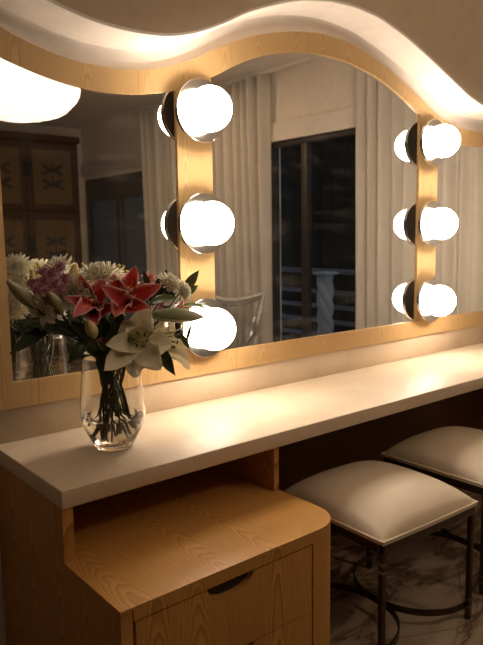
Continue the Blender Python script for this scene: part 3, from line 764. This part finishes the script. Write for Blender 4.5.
# red lilies
a = lambda px, py, dy=0: at(px, py, VY+dy)
T = a(122, 303, -.05)
lily('wide open red lily with pale edges and dark stamens at the centre of the bouquet', T, a(118, 290, -.20)-T,
     [(a(135, 268, -.05), .040, -.25, .25), (a(97, 284, -.09), .042, .9, .25), (a(115, 319, -.13), .042, .5, .2), (a(160, 286, -.09), .040, .35, .3), (a(153, 311, -.10), .036, .9, .25), (a(112, 273, -.02), .040, .9, .3)],
     'red_petal', stamen_dir=a(128, 281, -.16)-T, stL=.062)
T = a(91, 309, -.05)
lily('red lily with upright petals behind and left of the wide open red one', T, a(84, 296, -.17)-T,
     [(a(80, 276, -.03), .034, .2, .3), (a(61, 297, -.07), .034, .8, .3), (a(70, 321, -.12), .040, .9, .2), (a(104, 279, -.03), .042, .7, .3), (a(98, 325, -.12), .036, .4, .2), (a(116, 308, -.08), .034, .4, .2)],
     'red_petal', stamen_dir=a(86, 286, -.13)-T, stL=.055)
# big white lily
T = a(131, 340, -.10)
lily('large open white lily drooping over the rim of the vase', T, a(145, 341, -.24)-T,
     [(a(148, 309, -.12), .066, .5, .2), (a(104, 345, -.15), .052, .6, .25), (a(104, 370, -.16), .058, .4, .2), (a(170, 345, -.10), .056, .7, .25), (a(160, 369, -.14), .062, .5, .2), (a(135, 376, -.05), .05, .6, .2)],
     'white_petal', stamen_dir=a(147, 340, -.22)-T, stL=.05)
# second white lily, right side, half hidden
T = a(163, 338, -.02)
lily('white lily half hidden behind the large one, petals pointing down to the right', T, a(184, 345, -.08)-T,
     [(a(186, 360, -.02), .040, .6, .3), (a(160, 310, -.02), .050, .5, .3), (a(187, 368, .03), .036, .3, .3), (a(150, 325, .02), .045, .4, .3), (a(173, 318, -.04), .045, .5, .3)],
     'white_petal', stL=.03)

def mum(label, c, face, R, petal_m='mum_white', rings=6, eye=.0, h=.35, group='white chrysanthemums', flatness=.25, name='chrysanthemum', stem=True, rnd=None, root=None, stem_r=.0028):
    r = root or flower_root(name, label, 'flower', group); f, hh, s = frame_of(Vector(face)); c = Vector(c)
    bm = bmesh.new(); rn = random.Random(int(c.x*9999))
    for q in range(rings):
        t = q/(rings-1); n = int(14+18*t) if R > .03 else int(9+8*t)
        for k in range(n):
            a_ = 2*PI*(k+.5*(q % 2))/n+rn.uniform(-.08, .08); rad_ = hh*math.cos(a_)+s*math.sin(a_)
            el = (1-t)*1.15+.10+rn.uniform(-.1, .1)
            d = rad_*math.cos(el)+f*math.sin(el); nr = f*math.cos(el)-rad_*math.sin(el)
            L = R*(.62+.38*t)*rn.uniform(.9, 1.06)
            b = c+rad_*R*.08*t*3*.6-f*R*.30*t*flatness*2
            blade(bm, b, d, nr, L, R*.17, -.75+.6*t, .5, 0, 4, 2, (.6, .75), tip=.35)
    f_, h_, s_ = f, hh, s
    mt = Matrix(((h_.x, s_.x, f_.x, c.x), (h_.y, s_.y, f_.y, c.y), (h_.z, s_.z, f_.z, c.z), (0, 0, 0, 1))) @ Matrix.Diagonal((R*.62, R*.62, R*.34, 1))
    nv = len(bm.verts); bmesh.ops.create_icosphere(bm, subdivisions=3, radius=1, matrix=mt); uvl = bm.loops.layers.uv.verify(); bm.verts.ensure_lookup_table()
    for v in bm.verts[nv:]:
        for lp in v.link_loops: lp[uvl].uv = (.5, .7)
    o = P_(r, 'bloom', bm, petal_m, .0004)
    if eye:
        bm = bmesh.new(); bmesh.ops.create_icosphere(bm, subdivisions=2, radius=R*eye, matrix=Matrix.Translation(c+f*R*.30)); P2(r, 'eye', bm, 'eye')
    bm = bmesh.new(); bmesh.ops.create_icosphere(bm, subdivisions=2, radius=R*.2, matrix=Matrix.Translation(c-f*R*.15)); P2(r, 'calyx', bm, 'stem')
    if stem: add_stem(r, c-f*R*.2, stem_r)
    return r
mum('white chrysanthemum seen edge-on at the top of the bouquet, above the left red lily', a(100, 277, .02), Vector((-.1, -.12, 1)), .072)
mum('round white chrysanthemum with green eye beside the purple flowers', a(73, 293, -.01), a(66, 286, -.25)-a(73, 293, -.01), .055, eye=.14)
mum('small white chrysanthemum above the right leaves, farther left of the two', a(169, 283, -.03), Vector((.2, -.6, .6)), .040)
mum('small white chrysanthemum above the right leaves, nearest the left mirror upright', a(183, 291, -.03), Vector((.5, -.6, .3)), .038)
# the far side of the bouquet, which the mirror shows
def refl(px, py, yv): # pixel of the mirrored image -> the real point
    p = at(px, py, yv); p.y = 2*YM-yv; return p
mum('white chrysanthemum at the back of the bouquet, topmost of those in the mirror', refl(16, 269, 2.24), Vector((-.3, .8, .5)), .055)
mum('white chrysanthemum at the back of the bouquet, lowest of those in the mirror', refl(13, 305, 2.25), Vector((-.5, .8, 0)), .058)
mum('white chrysanthemum at the back of the bouquet, middle one in the mirror', refl(24, 285, 2.23), Vector((.2, .9, .2)), .045)
mum('white chrysanthemum on the hidden side of the bouquet, behind the red lilies', a(125, 290, .12), Vector((.3, .8, .4)), .05)

# purple spray
pr = flower_root('chrysanthemum_spray', 'spray of small purple chrysanthemums at the upper left of the bouquet', 'flower')
pts = [(60, 267, .0), (52, 273, -.01), (45, 281, -.02), (38, 289, -.03), (65, 279, -.01), (56, 284, -.03), (49, 291, -.04), (48, 300, -.04), (61, 289, -.01), (34, 284, .02), (43, 272, .03)]
j = a(56, 318, 0)
for i, (px, py, dy) in enumerate(pts):
    c = a(px, py, dy-.02); mum(None, c, Vector((random.uniform(-.5, .2), -.7, .6)), .021, 'mum_purple', 4, 0, root=pr, stem=False)
    bm = bmesh.new(); tube(bm, [c-Vector((0, 0, .004)), c.lerp(j, .5)+Vector((0, 0, -.008)), j], .0012, 5); P2(pr, 'stalk', bm, 'stem')
add_stem(pr, j, .0028)

# alstroemeria: white left and pink right
def small_flower(label, c, face, R, petal_m, n=6, group=None, inner=None):
    r = flower_root('alstroemeria', label, 'flower', group); f, h, s = frame_of(Vector(face)); c = Vector(c)
    for k in range(n):
        a_ = 2*PI*k/n; rad_ = h*math.cos(a_)+s*math.sin(a_)
        bm = bmesh.new(); d = f*.75+rad_*.8; blade(bm, c-f*.012, d, f-rad_, R, R*.42, .7, .25, .04, 8, 4, (.8, 1.1)); P_(r, 'petal', bm, petal_m)
    for k in range(4):
        a_ = 2*PI*k/4+.5; bm = bmesh.new(); tube(bm, [c, c+f*R*.6+(h*math.cos(a_)+s*math.sin(a_))*.005], .0009, 5); P2(r, 'stamen', bm, 'anther')
    add_stem(r, c-f*.014, .0022); return r
small_flower('white alstroemeria opening to the left above the dark left leaves', a(43, 314, -.05), a(24, 316, -.12)-a(43, 314, -.05), .055, 'white_petal')
small_flower('pink alstroemeria peeping out between lily and leaves at the top right', a(149, 279, .02), Vector((-.2, -.7, .6)), .034, 'pink_petal')
small_flower('pale pink alstroemeria beside the lowest left lamp', a(181, 308, -.02), Vector((.7, -.6, -.1)), .040, 'pink_petal')
small_flower('red alstroemeria deep among the leaves right of the red lily', a(160, 305, .0), Vector((.2, -1, .1)), .032, 'red_petal')
small_flower('tiny coral alstroemeria under the left red lily near the vase rim', a(103, 341, -.07), Vector((.1, -1, .1)), .018, 'red_petal')
small_flower('white alstroemeria at the centre back of the bouquet, below its crown', a(122, 277, .06), Vector((.1, -.5, .9)), .036, 'white_petal')

# buds
def budf(label, b, t, W_, m, leafs=(), group=None):
    r = flower_root('lily_bud', label, 'flower bud', group); b, t = Vector(b), Vector(t); bm = bmesh.new(); bud(bm, b, t-b, (t-b).length, W_); me = bpy.data.meshes.new('bud')
    bmesh.ops.recalc_face_normals(bm, faces=bm.faces); bm.to_mesh(me); bm.free(); o = link('bud', me, m, r, True); o.location = -Vector(r.location)
    add_stem(r, b, .0026); return r
budf('big green lily bud pointing right in front of the lowest left lamp', a(152, 315, -.10), a(203, 317, -.06), .048, 'green_bud')
budf('pale yellow lily bud standing upright at the top left of the bouquet', a(71, 284, .03), a(76, 263, .04), .030, 'cream_bud')
budf('long green lily bud leaning left across the mirror stile', a(36, 308, -.05), a(7, 281, -.07), .036, 'green_bud')
budf('green and white lily bud below the purple spray', a(62, 314, -.07), a(48, 292, -.08), .036, 'green_bud')
budf('small cream bud hanging in front of the dark centre above the vase', a(95, 338, -.12), a(87, 320, -.12), .034, 'cream_bud')

# small yellow filler
def filler(label, cs):
    r = flower_root('filler_sprig', label, 'sprig'); j = a(cs[0][0]+3, cs[0][1]+22, cs[0][2])
    for px, py, dy in cs:
        for q in range(5):
            c = a(px+random.uniform(-4, 4), py+random.uniform(-5, 5), dy+random.uniform(-.01, .01))
            bm = bmesh.new(); tube(bm, [c, c.lerp(j, .5), j], .0008, 4); bmesh.ops.create_icosphere(bm, subdivisions=2, radius=random.uniform(.003, .006), matrix=Matrix.Translation(c)); P2(r, 'bead', bm, 'yellow')
    add_stem(r, j, .002)
filler('sprig of small yellow-green beads at the far left of the bouquet', [(33, 276, .02), (29, 281, .02)])
filler('sprig of yellow-green beads behind the edge-on white chrysanthemum', [(84, 268, .08), (88, 271, .08)])
filler('sprig of yellow-green beads behind the wide open red lily', [(122, 270, .08), (124, 276, .08)])

# foliage: each leafy stem is a thing
def foliage(label, leaves, join, name='leafy_stem'):
    r = flower_root(name, label, 'foliage'); j = Vector(join)
    for b, t, wd_, m, nrm, curl in leaves:
        b, t = Vector(b), Vector(t); d = t-b; nr = Vector(nrm); nr = (nr-d.normalized()*nr.dot(d.normalized())).normalized(); dn = d.normalized()
        bm = bmesh.new(); blade(bm, b, dn*math.cos(curl/2)+nr*math.sin(curl/2), nr*math.cos(curl/2)-dn*math.sin(curl/2), d.length*(1+.04*curl*curl), wd_, curl, .18, .03, 12, 6, (1.0, .85)); lf = P_(r, 'leaf', bm, m, .0006)
        bm = bmesh.new(); tube(bm, [b, b.lerp(j, .5)+Vector((0, 0, -.01)), j], .0014, 5); P2(r, 'stalk', bm, 'stem')
    add_stem(r, j, .0026)
C_ = Vector((-.3, -1, .3))
foliage('dark leaves sweeping out left below the bouquet, across the mirror stile', [
    (a(75, 338, -.06), a(13, 322, -.05), .058, 'leaf', (0, -.7, 1), .3), (a(50, 328, -.06), a(9, 355, -.06), .042, 'leaf', (0, -.8, 1), .2),
    (a(70, 325, -.04), a(14, 333, .0), .045, 'leaf', (0, -.6, 1), .2)], a(84, 338, -.02))
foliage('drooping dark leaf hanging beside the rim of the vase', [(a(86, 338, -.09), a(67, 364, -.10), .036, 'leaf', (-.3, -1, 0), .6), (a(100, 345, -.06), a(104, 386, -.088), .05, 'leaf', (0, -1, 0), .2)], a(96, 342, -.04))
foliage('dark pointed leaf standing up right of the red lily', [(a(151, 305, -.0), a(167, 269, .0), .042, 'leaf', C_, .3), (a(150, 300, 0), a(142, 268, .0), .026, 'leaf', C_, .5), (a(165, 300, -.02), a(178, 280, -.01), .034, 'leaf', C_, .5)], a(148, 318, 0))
foliage('olive leaves spread in front of the left mirror upright', [(a(182, 293, .02), a(199, 270, .02), .034, 'leaf_light', C_, .3), (a(184, 296, .02), a(198, 285, .03), .024, 'leaf_light', C_, .3)], a(174, 304, .01))
foliage('olive leaf lying across the middle right of the bouquet', [(a(150, 304, -.08), a(178, 299, -.05), .034, 'leaf_light', (0, -.8, 1), .5), (a(162, 307, -.07), a(188, 321, -.05), .024, 'leaf', (0, -.8, 1), .4)], a(152, 314, -.04))
foliage('light green narrow leaf curling in front of the lowest left lamp', [(a(184, 305, -.02), a(208, 316, -.03), .022, 'leaf_pale', (0, -.6, 1), 1.1)], a(172, 312, -.01))
foliage('dark leaf hanging below the large white lily on the right', [(a(156, 345, -.07), a(176, 376, -.08), .042, 'leaf', C_, -.3), (a(180, 334, -.06), a(189, 349, -.06), .020, 'leaf_light', C_, .5), (a(191, 325, -.03), a(187, 345, -.03), .012, 'leaf', C_, -.9)], a(150, 335, -.03))
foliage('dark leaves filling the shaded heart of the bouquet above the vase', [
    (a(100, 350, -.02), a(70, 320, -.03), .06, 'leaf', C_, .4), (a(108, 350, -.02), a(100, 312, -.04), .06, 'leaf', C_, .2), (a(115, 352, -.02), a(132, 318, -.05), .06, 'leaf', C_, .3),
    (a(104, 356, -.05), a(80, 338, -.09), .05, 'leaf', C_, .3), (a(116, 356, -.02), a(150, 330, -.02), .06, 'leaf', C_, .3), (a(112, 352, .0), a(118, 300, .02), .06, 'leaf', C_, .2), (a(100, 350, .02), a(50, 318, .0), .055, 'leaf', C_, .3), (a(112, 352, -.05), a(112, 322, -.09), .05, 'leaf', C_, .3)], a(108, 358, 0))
foliage('dark leaves on the far side of the bouquet, facing the mirror', [
    (a(100, 345, .05), refl(20, 330, 2.30), .05, 'leaf', (0, 1, .4), .3), (a(110, 345, .06), a(140, 320, .12), .055, 'leaf', (0, 1, .3), .3), (a(100, 345, .05), a(80, 315, .12), .055, 'leaf', (0, 1, .3), .3), (a(108, 345, .06), a(112, 300, .13), .055, 'leaf', (0, 1, .3), .3)], a(108, 352, .03))
